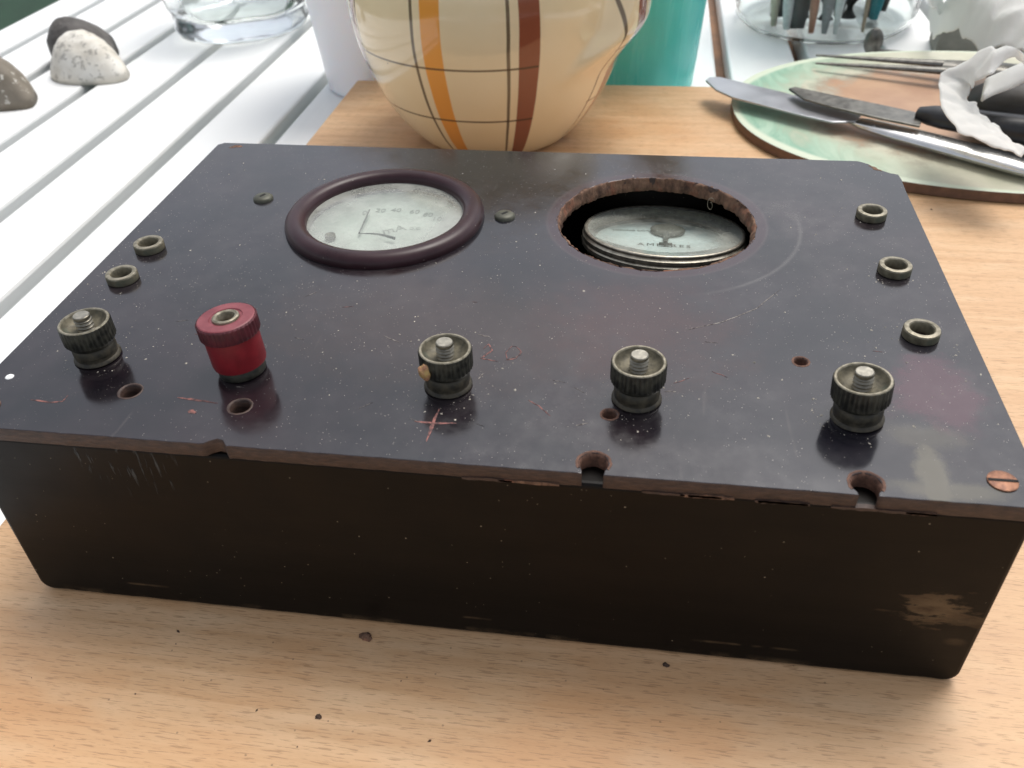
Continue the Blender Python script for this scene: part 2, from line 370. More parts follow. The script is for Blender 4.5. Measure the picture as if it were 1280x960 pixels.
# ------------------------------------------------------------------ meter box
BX = tag(empty('meter_box', (0, 0, 0)), 'old black wooden box with dark moulded panel, brass terminals and two round meter openings', 'meter box')
zc = H - TH - .0004
WT = .010
def rough_box(x0, x1, y0, y1, z0, z1, amp=.00025, cuts=20):
    bm = boxm(x0, x1, y0, y1, z0, z1)
    return bm
def round_board(y0, y1, r=.0038):
    pts = [(.0012, zc)]
    for cx, a0 in ((.0012 + r, PI), (PW - .0012 - r, 1.5 * PI)):
        for k in range(9):
            a_ = a0 + PI / 2 * k / 8; pts.append((cx + r * math.cos(a_), .0002 + r + r * math.sin(a_)))
        if a0 == PI:
            for k in range(1, 60): x_ = .0012 + r + (PW - .0024 - 2 * r) * k / 60; pts.append((x_, .0002 + .0005 * max(0, nz(x_ * 160, 2, 7))))
    pts.append((PW - .0012, zc)); bb = bmesh.new()
    A = [bb.verts.new((x, y0, z)) for x, z in pts]; B = [bb.verts.new((x, y1, z)) for x, z in pts]; n = len(pts)
    for k in range(n): bb.faces.new((A[k], A[(k + 1) % n], B[(k + 1) % n], B[k]))
    bb.faces.new(A); bb.faces.new(B[::-1]); return bb
bevel(obj('front_board', round_board(.0012, .0112), M_case, BX), .0012, 3)
bevel(obj('back_board', boxm(.0012, PW - .0012, PD - .0112, PD - .0012, 0.0002, zc), M_case, BX), .0016, 3)
bevel(obj('side_board', boxm(.0012, .0112, .0114, PD - .0114, 0.0002, zc), M_case, BX), .0045, 5)
bevel(obj('side_board', boxm(PW - .0112, PW - .0012, .0114, PD - .0114, 0.0002, zc), M_case, BX), .0045, 5)
obj('base_board', boxm(.0114, PW - .0114, .0114, PD - .0114, .0012, .005), M_dark, BX)
# panel outline
def edgex(x0, x1, y, n):
    return [(x0 + (x1 - x0) * k / n, y + .00022 * nz(x0 * 10 + 180 * k / n * .6, y * 50, 3)) for k in range(n + 1)]
def notch(cx, cy, r, half, y0=0):
    pts = [(cx - half * .9, y0)]
    a0 = math.asin(min(1, half / r))
    for k in range(17):
        tt = -PI / 2 - a0 - (2 * PI - 2 * a0) * k / 16
        pts.append((cx + (r + .0002 * nz(k, cx * 99, 1)) * math.cos(tt), cy + r * math.sin(tt)))
    pts.append((cx + half * .9, y0)); return pts
N1, N2, R1 = (.1568, .0036), (.2143, .0036), .0033
ol = []
ol += [(0, 0)] + edgex(.002, .066, 0, 30) + [(.0672, .0003), (.0682, .0013), (.0697, .0021), (.0712, .0018), (.0722, .0006), (.0728, -.0001)]
ol += edgex(.0735, .153, 0, 40) + notch(*N1, R1, .0026) + edgex(.1603, .2108, 0, 24) + notch(*N2, R1, .0022) + edgex(.218, .2485, 0, 14)
ol += [(PW, .0015), (PW, .145)] + [tuple(unp(u_, v_, H)[:2]) for u_, v_ in ((1127, 224), (1123, 218), (1112, 216), (1103, 213), (1096, 211), (1086, 205), (1076, 202))] + [(.2380, .1677)]
ol += [(x, PD) for x in (.2, .15, .1, .05)] + [(.002, PD), (0, PD - .002)]
holeA = [(*unp(163, 489, H)[:2], .0026), (*unp(300, 508, H)[:2], .0026), (*unp(762, 518, H)[:2], .0017), (*unp(1001, 452, H)[:2], .0017)]
sock = [(.0118, .0855), (.0123, .0672), (.2355, .1253), (.2363, .0920), (.2368, .0600)]
M1 = (.0812, .1115); M2 = (.1684, .1175)
spl = [ol] + [circ(x, y, r, 28) for x, y, r in holeA] + [circ(x, y, .0023, 20) for x, y in sock]
spl.append(circ(*M1, .0285, 64)); spl.append(circ(*M2, .0311, 110, lambda q: .0004 * nz(math.cos(q) * 9, math.sin(q) * 9, 0)))
me = curve_mesh(spl, TH / 2 - .0002, .0002, 'panel')
pan = obj('panel', me, [M_panel, M_edge], BX, (0, 0, H - TH / 2))
for p in me.polygons:
    if abs(p.normal.z) < .9: p.material_index = 1
# right hole : rough broken rim
b = bmesh.new(); n = 260; rings = []
prof = [(.0312, -.0001), (.0309, .00012), (.0306, -.0003), (.0303, -.0014), (.0301, -.0028), (.0300, -.0044), (.0312, -.0046)]
for i, (r, z) in enumerate(prof):
    ring = []
    for k in range(n):
        q = 2 * PI * k / n; x, y = math.cos(q), math.sin(q)
        j = 0 if i in (0, 6) else .0008 * nz(x * 9, y * 9, i * .6) + .00045 * nz(x * 38, y * 38, i * 1.5)
        if i in (1, 2, 3, 4): j += .0007 * max(0, nz(x * 4 + 3, y * 4, 1))
        if i in (2, 3, 4, 5) and abs(q - 1.62) < .03: j += .0006
        jz = .00035 * nz(x * 40, y * 40, i + 5) if i not in (0, 6) else 0
        ring.append(b.verts.new(((r + j) * x, (r + j) * y, z + jz)))
    rings.append(ring)
for A, B in zip(rings[:-1], rings[1:]):
    for k in range(n): b.faces.new((A[k], A[(k + 1) % n], B[(k + 1) % n], B[k]))
obj('broken_hole_rim', b, M_break, BX, (*M2, H), smooth=True)
b = bmesh.new(); q = unp(888, 250, H + .001)
tube(b, [q + Vector((.0012 * math.cos(a_) * (1 - a_ / 14), -.001 - .0004 * a_ * .4, .0016 * math.sin(a_) - .0006 * a_ * .3)) for a_ in [k * .35 for k in range(24)]], .00009, 5)
obj('loose_fibre', b, M_rim, BX, smooth=True)
# small raw rims round the bare holes and edge notches
for i, (x, y, r) in enumerate(holeA):
    bb = lathe([(r + .0006, .00003), (r + .0002, .00018), (r - .0001, -.0004), (r - .0002, -.0041)], 28, lambda rr_, z, tt, i_: rr_ + .00012 * nz(math.cos(tt) * 5, math.sin(tt) * 5, x * 90))
    obj('hole_lip', bb, M_break2 if i > 1 else M_edge, BX, (x, y, H), smooth=True)
for (x, y) in (N1, N2):
    bb = bmesh.new(); m = 22; rg = []
    for rad, z in ((R1 + .0007, .00004), (R1 + .0002, .0002), (R1 - .0003, -.0010), (R1 - .0002, -.0041)):
        row = []
        for k in range(m + 1):
            a_ = -.55 + (PI + 1.1) * k / m; row.append(bb.verts.new(((rad + .0003 * nz(k * .7, z * 900, x * 100)) * math.cos(a_), (rad + .0003 * nz(k * .7, 3, x * 99)) * math.sin(a_), z)))
        rg.append(row)
    for A, B in zip(rg[:-1], rg[1:]):
        for k in range(m): bb.faces.new((A[k], A[k + 1], B[k + 1], B[k]))
    obj('notch_lip', bb, M_break2, BX, (x, y, H), smooth=True)
# chips along lower panel lip
for k in range(12):
    x = random.choice([random.uniform(.12, .225), random.uniform(.16, .225)]); l = random.uniform(.003, .014)
    bb = bmesh.new(); top = []; bot = []
    m = 8
    pts = [(x + l * i / m, 0, H - TH + .0003 + (.0005 * abs(nz(i * .9, k, 0)) if 0 < i < m else 0)) for i in range(m + 1)] + [(x + l * i / m, 0, H - TH - .0002 - .0007 * abs(nz(i * 1.3, k, 5)) * (0 < i < m)) for i in range(m, -1, -1)]
    A = [bb.verts.new((px, -.00028, pz)) for px, _, pz in pts]; B = [bb.verts.new((px, .0010, pz)) for px, _, pz in pts]
    for i in range(len(A)): bb.faces.new((A[i], A[(i + 1) % len(A)], B[(i + 1) % len(A)], B[i]))
    bb.faces.new(A); bb.faces.new(B[::-1])
    obj('edge_chip', bb, M_edge if k % 3 else M_break, BX)

# sockets
sprof = [(.0044, 0), (.0046, .0002), (.0046, .0021), (.0044, .0025), (.0040, .0026), (.0033, .0026), (.0030, .0023), (.0028, .0014), (.0023, .0002), (.0023, -.005)]
smesh = None
for x, y in sock:
    if smesh is None:
        o = obj('socket', lathe(sprof, 36), [M_brass, M_rim], BX, (x, y, H), smooth=True, ang=35); smesh = o
        for f in o.data.polygons:
            if f.center.z > .00225: f.material_index = 1
    else:
        o = smesh.copy(); col.objects.link(o); o.parent = BX; o.location = (x, y, H)
# dark liner discs below sockets and holes are simply the box inside

# terminal posts
def thread_profile(r, z0, z1, pitch=.0011):
    pr = [(0, z0)]; z = z0
    while z < z1 - pitch:
        pr += [(r * .80, z), (r * .82, z + pitch * .15), (r, z + pitch * .5), (r * .82, z + pitch * .85)]; z += pitch
    return pr + [(r * .95, z), (r * .95, z1 - .0002), (r * .85, z1), (0, z1)]
def knurl(amp, n_):
    return lambda r, z, t_, i: r + (amp if math.sin(t_ * n_) > 0 else 0)
def make_post():
    p = empty('terminal_post', parent=BX)
    obj('base_washer', lathe([(0, .0001), (.0057, .0001), (.0060, .0004), (.0058, .0009), (.0054, .0012), (.0053, .0020), (0, .0020)], 40), M_collar, p, smooth=True, ang=40)
    obj('collar', lathe([(.0050, .0020), (.0055, .0022), (.0055, .0036), (.0052, .0040), (.0050, .0044), (0, .0044)], 40), M_collar, p, smooth=True, ang=40)
    kb = lathe([(.0, .0045), (.0052, .0045), (.0057, .0049), (.0062, .0058), (.0064, .0061), (.0064, .0106), (.0063, .0110)], 180,
               lambda r, z, tt, i: r + (.00012 if math.sin(tt * 36) > 0 else -.00004) * (i in (4, 5)))
    obj('knob', kb, M_knob, p, smooth=True, ang=35)
    cup = lathe([(.0063, .0110), (.0061, .01122), (.0057, .01122), (.0055, .0109), (.0051, .0100), (.0040, .0092), (.0023, .0089), (0, .0089)], 64)
    c_ = obj('knob_cup', cup, [M_rim, M_brass], p, smooth=True, ang=40)
    for f in c_.data.polygons:
        if f.center.z < .0108: f.material_index = 1
    st = obj('threaded_stud', lathe(thread_profile(.0022, .0084, .0131, .00095), 28), [M_thread, M_studtop], p, smooth=True, ang=35)
    for f in st.data.polygons:
        if f.normal.z > .9 and f.center.z > .0129: f.material_index = 1
    return p
def copy_tree(o, parent):
    c = o.copy(); col.objects.link(c); c.parent = parent
    for ch in list(o.children): copy_tree(ch, c)
    return c
_pp = [unp(u_, v_, H + .0112) for u_, v_ in ((105, 401), (556, 435), (799, 451), (1089, 474))]
posts = [(_pp[0].x, _pp[0].y, 0, -1, .3), (_pp[1].x, _pp[1].y, 0, 0, 2), (_pp[2].x, _pp[2].y, 0, 0, 1), (_pp[3].x - .0008, _pp[3].y, -1, 4, 2.5)]
P0 = None
for x, y, rx, ry, rz in posts:
    if P0 is None: p = P0 = make_post()
    else: p = copy_tree(P0, BX)
    p.location = (x, y, H); p.rotation_euler = (math.radians(rx), math.radians(ry), rz)
    if x == _pp[1].x:
        p.rotation_euler = (0, 0, 0)
        bb = bmesh.new(); bmesh.ops.create_icosphere(bb, subdivisions=3, radius=1)
        for v_ in bb.verts:
            k = 1 + .5 * nz(*(v_.co * 1.7)); v_.co = Vector((v_.co.x * .0017 * k, v_.co.y * .0012 * k, v_.co.z * .0021 * k))
        obj('corroded_lump', bb, M_lump, p, (-.0038, -.0052, .0078), smooth=True)
for c_ in P0.children: pass
# stretch posts slightly : photo shows rims about 14 mm above panel (already built)
# red post
rp = empty('red_terminal_post', (.0656, .0282, H), parent=BX); rp.scale = (1, 1, .90); rp.rotation_euler = (math.radians(-2), math.radians(-4), 0)
obj('base_washer', lathe([(0, .0001), (.0059, .0001), (.0060, .0005), (.0059, .0020), (.0056, .0026), (0, .0026)], 40), M_knob, rp, smooth=True, ang=40)
obj('knob_body', lathe([(0, .0026), (.0058, .0026), (.0066, .0031), (.0068, .0040), (.0068, .0125), (.0066, .0126), (0, .0126)], 64), M_red, rp, smooth=True, ang=40)
kb = lathe([(.0066, .0126), (.0072, .0128), (.0074, .0132), (.0074, .0170), (.0071, .0174)], 144, lambda r, z, tt, i: r + (.00013 if math.sin(tt * 40) > 0 else -.00005) * (i > 0))
obj('knurled_rim', kb, M_redband, rp, smooth=True, ang=30)
obj('knob_top', lathe([(.0071, .0174), (.0068, .0176), (.0042, .0176), (.0040, .0173), (.0034, .0172)], 64), M_redtop, rp, smooth=True, ang=30)
obj('socket_ring', lathe([(.0034, .0172), (.0033, .0178), (.0029, .0180), (.0023, .0178), (.0021, .0172), (.0021, .006), (0, .006)], 40), M_rim, rp, smooth=True, ang=40)
M_screw = plain('greenish_screw', (.075, .075, .055), .5, .3, .3, 500, .3)
# round head screws beside the meter and flush slotted corner screws
def slotted(name, x, y, r, h, ang, m, slotw=.00055, dome=True):
    pr = [(r, 0), (r * .97, h * .45), (r * .8, h * .8), (r * .45, h * .97), (0, h)] if dome else [(r, -.0002), (r, h * .7), (r * .93, h), (0, h)]
    bb = lathe(pr, 32)
    o = obj(name, bb, m, BX, (x, y, H), (0, 0, ang), smooth=True, ang=40)
    sb = boxm(-r * .96, r * .96, -slotw / 2, slotw / 2, 0, .00012)
    for v_ in sb.verts:
        rr_ = abs(v_.co.x); v_.co.z += (h * (.98 if rr_ < r * .5 else .55)) if dome else h
    if dome:
        sb.free(); sb = bmesh.new(); m_ = 12; prev = None
        for k in range(m_ + 1):
            xx = -r * .93 + 2 * r * .93 * k / m_; zz = h * math.sqrt(max(0, 1 - (xx / r) ** 2)) ** .8 + .00006
            row = [sb.verts.new((xx, s_ * slotw / 2, zz)) for s_ in (-1, 1)]
            if prev: sb.faces.new((prev[0], row[0], row[1], prev[1]))
            prev = row
        r_ = bmesh.ops.extrude_face_region(sb, geom=list(sb.faces))
        for v_ in r_['geom']:
            if isinstance(v_, bmesh.types.BMVert): v_.co.z -= .0003
    obj('slot', sb, M_dark, o)
    return o
slotted('dome_screw', .0353, .1219, .0034, .0015, 1.1, M_screw, .0009)
slotted('dome_screw', .1200, .1158, .0034, .0015, .85, M_screw, .0009)
slotted('corner_screw', .2424, .0073, .0031, .0004, .0, M_copper, .0007, False)
slotted('corner_screw', .0076, .0073, .0031, .0004, .9, M_copper, .0007, False)

# left meter (fixed)
mt = empty('meter', (*M1, H), parent=BX)
bz = [(.0322, -.0001), (.0324, .0008), (.0321, .0020), (.0311, .0032), (.0296, .0038), (.0280, .0038), (.0266, .0033), (.0257, .0024), (.0254, .0010), (.0254, -.006)]
obj('bezel', lathe(bz, 96), M_bezel, mt, smooth=True)
obj('meter_glass', lathe([(0, .0004), (.0254, .0004)], 64), M_glassA, mt)
obj('dial', lathe([(0, -.0028), (.0253, -.0028)], 64), M_dial, mt)
dm = bmesh.new()
box(dm, -.0125, .0105, -.0118, -.0112, -.0027, -.0025); box(dm, -.0128, -.0122, -.022, -.0115, -.0027, -.0025)
mv = bmesh.new()
box(mv, -.0125, .017, -.0215, -.0112, -.00278, -.0021)
obj('movement_cover', mv, M_dial, mt)
for s_, x, y in (('0', -.0098, .0085), ('20', -.0048, .0105), ('40', .0005, .0112), ('60', .0070, .0106), ('80', .0120, .0088), ('100', .0165, .0062), ('120', .0195, .0020)):
    obj('numeral', text_mesh(s_, .0036), M_fade, mt, (x, y, -.00265))
obj('dial_lettering', text_mesh('mA', .0055), M_fade, mt, (.0030, -.0022, -.00265), (0, 0, .5))
obj('dial_lettering', text_mesh('D.C.', .0022), M_fade, mt, (.0100, -.0010, -.00265), (0, 0, .1))
bb = bmesh.new(); tube(bb, [(-.0078, .0080, -.0012), (-.0068, -.0078, -.0012)], .00028, 6); obj('needle', bb, M_needle, mt)
bb = bmesh.new(); tube(bb, [(-.0065 + .0125 * k / 10, -.0098 - .0000 + .0012 * math.sin(k / 10 * PI) - .002 * (k / 10), -.0005) for k in range(11)], [.0001 + .0004 * k / 10 for k in range(11)], 6); obj('balance_arm', bb, M_needle, mt)
obj('adjusting_screw', lathe([(.0017, -.0022), (.0017, -.0010), (.0012, -.0008), (.0006, -.0012), (0, -.0012)], 20), M_brass, mt, (-.0158, -.0103, 0), smooth=True, ang=40)

# scratches : strokes cut into the panel showing raw brown
def stroke(pts, wd=.0004, m=None, jit=.0002):
    bb = bmesh.new(); prev = None; P = []
    for (u0, v0), (u1, v1) in zip(pts[:-1], pts[1:]):
        for k in range(6): P.append(unp(u0 + (u1 - u0) * k / 6, v0 + (v1 - v0) * k / 6, H))
    P.append(unp(*pts[-1], H))
    for i, q in enumerate(P):
        d = (P[min(i + 1, len(P) - 1)] - P[max(i - 1, 0)]).normalized(); s_ = Vector((-d.y, d.x, 0))
        ww = wd * (.25 + .75 * math.sin(PI * (i + .3) / (len(P) - .4))) * (1 + .6 * nz(q.x * 900, q.y * 900, 0)); off = s_ * min(jit, .6) * (.001 if jit > .01 else 1) * nz(q.x * 600, q.y * 600, 4)
        row = [bb.verts.new(q + off + s_ * ww * .5 + Vector((0, 0, .00004))), bb.verts.new(q + off + Vector((0, 0, .00009))), bb.verts.new(q + off - s_ * ww * .5 + Vector((0, 0, .00004)))]
        if prev:
            bb.faces.new((prev[0], row[0], row[1], prev[1])); bb.faces.new((prev[1], row[1], row[2], prev[2]))
        prev = row
    return obj('scratch_mark', bb, m or M_scr, BX)
t = NT('red_scratch'); n1 = t.noise(900, 3)
M_scr = t.fin(t.mix(t.ramp(n1, .4, .6), (.06, .03, .03), (.30, .115, .095)), .7)
t = NT('pale_scratch'); n1 = t.noise(900, 3)
M_scr2 = t.fin(t.mix(t.ramp(n1, .4, .6), (.05, .04, .04), (.30, .27, .24)), .7)
stroke([(549, 511), (541, 530), (533, 552)], .0008); stroke([(518, 527), (545, 529), (571, 529)], .0007)
stroke([(588, 432), (583, 447)], .0006)
stroke([(604, 436), (611, 430), (615, 438), (601, 448), (612, 450), (622, 452)], .0005)
stroke([(640, 433), (632, 441), (634, 450), (645, 448), (652, 440), (645, 433), (640, 433)], .0003)
stroke([(38, 500), (60, 503), (78, 502), (85, 494)], .0004); stroke([(38, 500), (70, 503)], .0003)
stroke([(222, 497), (245, 500), (272, 504)], .0007); stroke([(236, 513), (245, 516)], .0016, jit=.0006)
stroke([(660, 500), (674, 508), (688, 520)], .0003)
stroke([(720, 532), (735, 529)], .0004, M_scr2); stroke([(287, 185), (294, 183), (303, 183)], .0022, M_break, .6); stroke([(1086, 207), (1094, 211), (1102, 214)], .0014, M_break, .6)
stroke([(598, 418), (612, 421)], .0006, M_scr2); stroke([(598, 474), (604, 467)], .0005, M_scr2)
stroke([(860, 412), (905, 402), (945, 386), (975, 362)], .0003, M_scr2)
stroke([(480, 420), (500, 428)], .0003, M_scr2)
for k in range(26):
    u, v = random.uniform(150, 1150), random.uniform(350, 600); a_ = random.uniform(-.5, .5); l = random.uniform(4, 22)
    if v < 560 - (u < 300) * 60: stroke([(u, v), (u + l * math.cos(a_), v + l * math.sin(a_))], .00016, M_scr2 if k % 3 else M_scr)
q = unp(12, 471, H)
o = obj('paint_spot', lathe([(.0011, 0), (.0009, .0002), (0, .0003)], 20), M_white, BX, (q.x, q.y, H))
# dust and grit lying on the panel : stuff
def grit(name, n_, place, smin, smax, m, label=None, parent=None, power=3):
    bb = bmesh.new()
    for _ in range(n_):
        q = place()
        if q is None: continue
        s_ = smin + (smax - smin) * random.random() ** power
        R = Matrix.Rotation(random.uniform(0, 6), 3, 'Z'); vs = []
        for dx, dy, dz in ((1, 0, 0), (0, 1, 0), (-1, 0, 0), (0, -1, 0), (0, 0, 1.0)):
            vs.append(bb.verts.new(q + R @ Vector((dx * s_ * random.uniform(.5, 1.5), dy * s_ * random.uniform(.4, 1), dz * s_ * random.uniform(.3, .9)))))
        for i in range(4): bb.faces.new((vs[i], vs[(i + 1) % 4], vs[4]))
        bb.faces.new((vs[3], vs[2], vs[1], vs[0]))
    o = obj(name, bb, m, parent); tag(o, kind='stuff')
    return o
def on_panel():
    x, y = random.uniform(.002, .248), random.choice([random.uniform(.003, .16), random.gauss(.05, .018)])
    if random.random() < .3:
        cx, cy = random.choice(posts)[:2] if random.random() < .7 else random.choice(sock)
        a_ = random.uniform(0, 6.3); r_ = .006 + abs(random.gauss(0, .003)); x, y = cx + r_ * math.cos(a_), cy + r_ * math.sin(a_)
    if not .002 < y < .16: return None
    for cx, cy, r in [(*M1, .034), (*M2, .0325)] + [(a_, b_, c_ + .001) for a_, b_, c_ in holeA] + [(a_, b_, .005) for a_, b_ in sock] + [(a_[0], a_[1], .007) for a_ in posts] + [(.0655, .0262, .007), (*N1, .005), (*N2, .005)]:
        if (x - cx) ** 2 + (y - cy) ** 2 < r * r: return None
    return Vector((x, y, H))
M_grit = plain('pale_grit', (.45, .41, .34), .8, 0, .4, 2000)
M_crumb = plain('dark_crumb', (.07, .04, .025), .8, 0, .5, 2000)
tag(grit('panel_dust', 1900, on_panel, .00006, .00042, M_grit, power=6), 'pale dust and grit scattered over the dark panel', 'dust', kind='stuff')
def on_board():
    x, y = random.uniform(-.02, .42), random.choice([random.uniform(-.12, -.003), random.uniform(.0, .40)])
    if -.001 < x < .252 and -.002 < y < .17: return None
    if x > .205 and y > .27: return None
    if (x - .078) ** 2 + (y - .342) ** 2 < .0035: return None
    return Vector((x, y, .0001))
tag(grit('board_crumbs', 260, on_board, .00008, .0007, M_crumb, power=5), 'tiny dark crumbs scattered over the beech board', 'crumbs', kind='stuff')
for (u, v, s_, m) in ((457, 796, .0016, M_break), (833, 832, .0008, M_crumb), (398, 896, .0008, M_crumb)):
    bb = bmesh.new(); bmesh.ops.create_icosphere(bb, subdivisions=2, radius=1)
    for v_ in bb.verts: k = s_ * (1 + .9 * nz(*(v_.co * 2 + Vector((u, 0, 0))))); v_.co = Vector((v_.co.x * k, v_.co.y * k * .8, max(-.2, v_.co.z) * k * .6))
    q = unp(u, v, 0); o = obj('crumb', bb, m, None, (q.x, q.y, s_ * .12))
    tag(o, {457: 'brown crumb on the board before the middle of the box', 833: 'small dark crumb on the board right of centre, below the box front', 398: 'small dark crumb on the board in the left foreground'}[u], 'crumb')

# ------------------------------------------------------------------ loose meter lying inside the right hole
LM = tag(empty('loose_meter', (.1718, .1302, H - .0100), (math.radians(-10), math.radians(1), 0)), 'loose round ammeter with dirty glass tilted inside the open right hole', 'ammeter')
obj('meter_housing', lathe([(.0266, -.001), (.0274, -.0016), (.0274, -.0024), (.0271, -.0027), (.0271, -.0032), (.0276, -.0036), (.0276, -.0048), (.0266, -.0056), (.0255, -.0070), (.0255, -.0250), (0, -.0250)], 80), M_nickel, LM, smooth=True, ang=35)
obj('rim', lathe([(.0266, -.001), (.0270, -.0002), (.0267, .0003), (.0258, .0002), (.0255, -.0004), (.0252, -.0042)], 80), M_nickel, LM, smooth=True)
obj('meter_glass', lathe([(0, 0), (.0257, 0)], 64), M_glassB, LM)
obj('dial', lathe([(0, -.0046), (.0255, -.0046)], 64), plain('grey_blue_dial', (.20, .25, .27), .6), LM)
bb = bmesh.new()
up_ = [(.0230 * math.cos(a_), .0215 * math.sin(a_) * .9 + .0 ) for a_ in [PI * .0 + PI * k / 20 for k in range(21)]]
lowp = [(-.0230 + .046 * k / 16, -.0012 - .0105 * math.sin(PI * k / 16)) for k in range(1, 16)]
prism(bb, [(x, y) for x, y in up_] + lowp, -.0045, -.0038)
obj('dial_plate', bb, M_dialB, LM)
obj('dial_lettering', text_mesh('AMPERES', .0036, font_space=1.3), M_ink, LM, (.0002, -.0052, -.00372))
obj('dial_lettering', text_mesh('MOVING COIL', .0020), M_ink, LM, (-.011, .0085, -.00372), (0, 0, .1))
bb = lathe([(0, -.0038), (.0058, -.0036), (.0060, -.0026), (.0045, -.0020), (0, -.0018)], 32); obj('movement_boss', bb, plain('grey_boss', (.13, .13, .11), .6), LM, (.0015, .0085, 0), smooth=True)
bb = bmesh.new(); tube(bb, [(.0010, .003, -.0024), (.0006, -.0058, -.0026)], [.0010, .0007], 8); tube(bb, [(-.0015, -.0058, -.003), (.0028, -.0058, -.003)], .0005, 6); obj('needle', bb, M_ink, LM)

# ------------------------------------------------------------------ pottery jug
JX, JY = .0783, .3424; R_, ZC, RB = .0742, .0755, .0391
def jr(z): return RB + (R_ - RB) * max(0, 1 - abs((ZC - z) / ZC) ** 1.874) ** (1 / 1.248)
t = NT('cream_glaze_checked')
q = t.xyz(); az = t.math('MULTIPLY', t.math('ARCTAN2', q[1], q[0]), 180 / PI)
wz = t.math('MULTIPLY', t.math('SUBTRACT', t.noise(25, 2), .5), 1.2)
azw = t.math('ADD', az, wz); zw = t.math('ADD', q[2], t.math('MULTIPLY', wz, .0006))
def band(v_, a0, a1, s_): return t.math('MULTIPLY', t.ramp(v_, a0 - s_, a0 + s_), t.ramp(v_, a1 + s_, a1 - s_))
n1 = t.noise(18, 4)
c = t.mix(t.ramp(n1, .3, .7), (.82, .66, .40), (.86, .73, .48))
dk, br, og = (.055, .028, .012), (.24, .052, .022), (.80, .32, .035)
zm = t.ramp(q[2], .118, .117)
def put(c, mask, colr, k=.95): return t.mix(t.math('MULTIPLY', t.math('MULTIPLY', mask, zm), k), c, colr)
for o_, (a0, a1) in ((og, (-106.6, -98.8)), (br, (-70.4, -62.6)), (br, (-21.5, -13.5)), (br, (-152, -146)), (og, (-46 + 90, -38 + 90)), (br, (100, 108)), (br, (150, 157))):
    c = put(c, band(azw, a0, a1, .25), o_)
for a0 in (-110.3, -74.2, -28.8, -144.5, 60, 120):
    c = put(c, band(azw, a0 - .65, a0 + .65, .2), dk, .85)
hm = t.math('SUBTRACT', 1, t.math('MULTIPLY', t.ramp(az, -62.9, -62.5), t.ramp(az, -30, -30.5)))
hm = t.math('MULTIPLY', hm, t.ramp(az, -149, -148))
for z0 in (.0577, .0288, .092):
    c = put(c, t.math('MULTIPLY', band(zw, z0 - .00055, z0 + .00055, .0001), hm), dk, .8)
c = t.mix(t.math('MULTIPLY', t.specks(120, .05, .08, 2), .7), c, (.12, .07, .04))
M_jug = t.fin(c, .12, t.bump(t.noise(30, 2), .05, .001), Coat_Weight=.5, Coat_Roughness=.05)
J = tag(empty('pottery_jug', (JX, JY, 0)), 'round cream glazed pottery jug painted with brown lines and an orange stripe', 'jug')
prof = [(0, .0012), (RB * .8, .0012), (RB * .86, .0001), (RB * .97, .0003)]
zz = np.linspace(0.0006, .132, 60)
prof += [(jr(z), z) for z in zz]
rt = jr(.132)
prof += [(rt - .001, .136), (rt + .001, .150), (rt + .003, .153), (rt, .154), (rt - .003, .150), (rt - .005, .134)]
prof += [(max(.01, jr(z) - .004), z) for z in np.linspace(.130, .006, 24)] + [(0, .006)]
SA = math.radians(-8)
def smooth(x): x = max(0, min(1, x)); return x * x * (3 - 2 * x)
def jf(r, z, tt, i):
    if 4 <= i < 62:
        az_ = math.degrees(((tt + PI) % (2 * PI)) - PI)
        left = float(np.interp(z, [.040, .052, .067, .082, .110, .130], [-62, -52, -39, -33, -30, -28]))
        return r + .0100 * smooth((az_ - left) / 11) * smooth((38 - az_) / 24) * smooth((z - .042) / .026)
    return r
bd = obj('body', lathe(prof, 256, jf), M_jug, J, smooth=True)
bb = bmesh.new(); dr = Vector((math.cos(SA), math.sin(SA), 0))
tube(bb, [dr * .058 + Vector((0, 0, .092)), dr * .074 + Vector((0, 0, .104)), dr * .088 + Vector((0, 0, .122)), dr * .097 + Vector((0, 0, .142)), dr * .106 + Vector((0, 0, .158))], [.025, .021, .015, .011, .009], 24)
sp_ = obj('spout', bb, M_jug, J, smooth=True, ang=60)
bb = bmesh.new(); dl = Vector((math.cos(SA + PI), math.sin(SA + PI), 0))
tube(bb, [dl * (.060 + .038 * math.sin(PI * k / 14)) + Vector((0, 0, .150 - .050 * k / 14)) for k in range(15)], .006, 12, 1)
obj('handle', bb, M_jug, J, smooth=True, ang=60)

# ------------------------------------------------------------------ tubs behind the jug
t = NT('white_plastic'); M_wp = t.fin((.72, .76, .80), .35, Subsurface_Weight=.15)
tubm = lathe([(0, .0), (.0455, .0), (.0475, .0015), (.0640, .150), (.0665, .152), (.0665, .156), (.0630, .156), (.0620, .150), (.0455, .004), (0, .004)], 72)
tag(obj('plastic_tub', tubm, M_wp, loc=(-.018, .4765, ZT + .0001), smooth=True, ang=40), 'plain white plastic tub standing behind the left side of the cream jug', 'tub')
t = NT('turquoise_plastic'); n1 = t.noise(1, 3, vec=t.mapped((90, 90, 6)))
M_tq = t.fin(t.mix(t.ramp(n1, .35, .65), (.06, .54, .50), (.10, .64, .59)), t.ramp(n1, .3, .7, .2, .32), t.bump(n1, .15, .001), Subsurface_Weight=.1)
cupm = lathe([(0, .0), (.0440, .0), (.0455, .0015), (.0600, .180), (.0610, .182), (.0595, .182), (.0585, .178), (.0440, .004), (0, .004)], 72)
cu = tag(obj('plastic_beaker', cupm, M_tq, loc=(.148, .4820, ZT + .0001), smooth=True, ang=40), 'turquoise plastic beaker standing behind the right side of the cream jug', 'beaker')

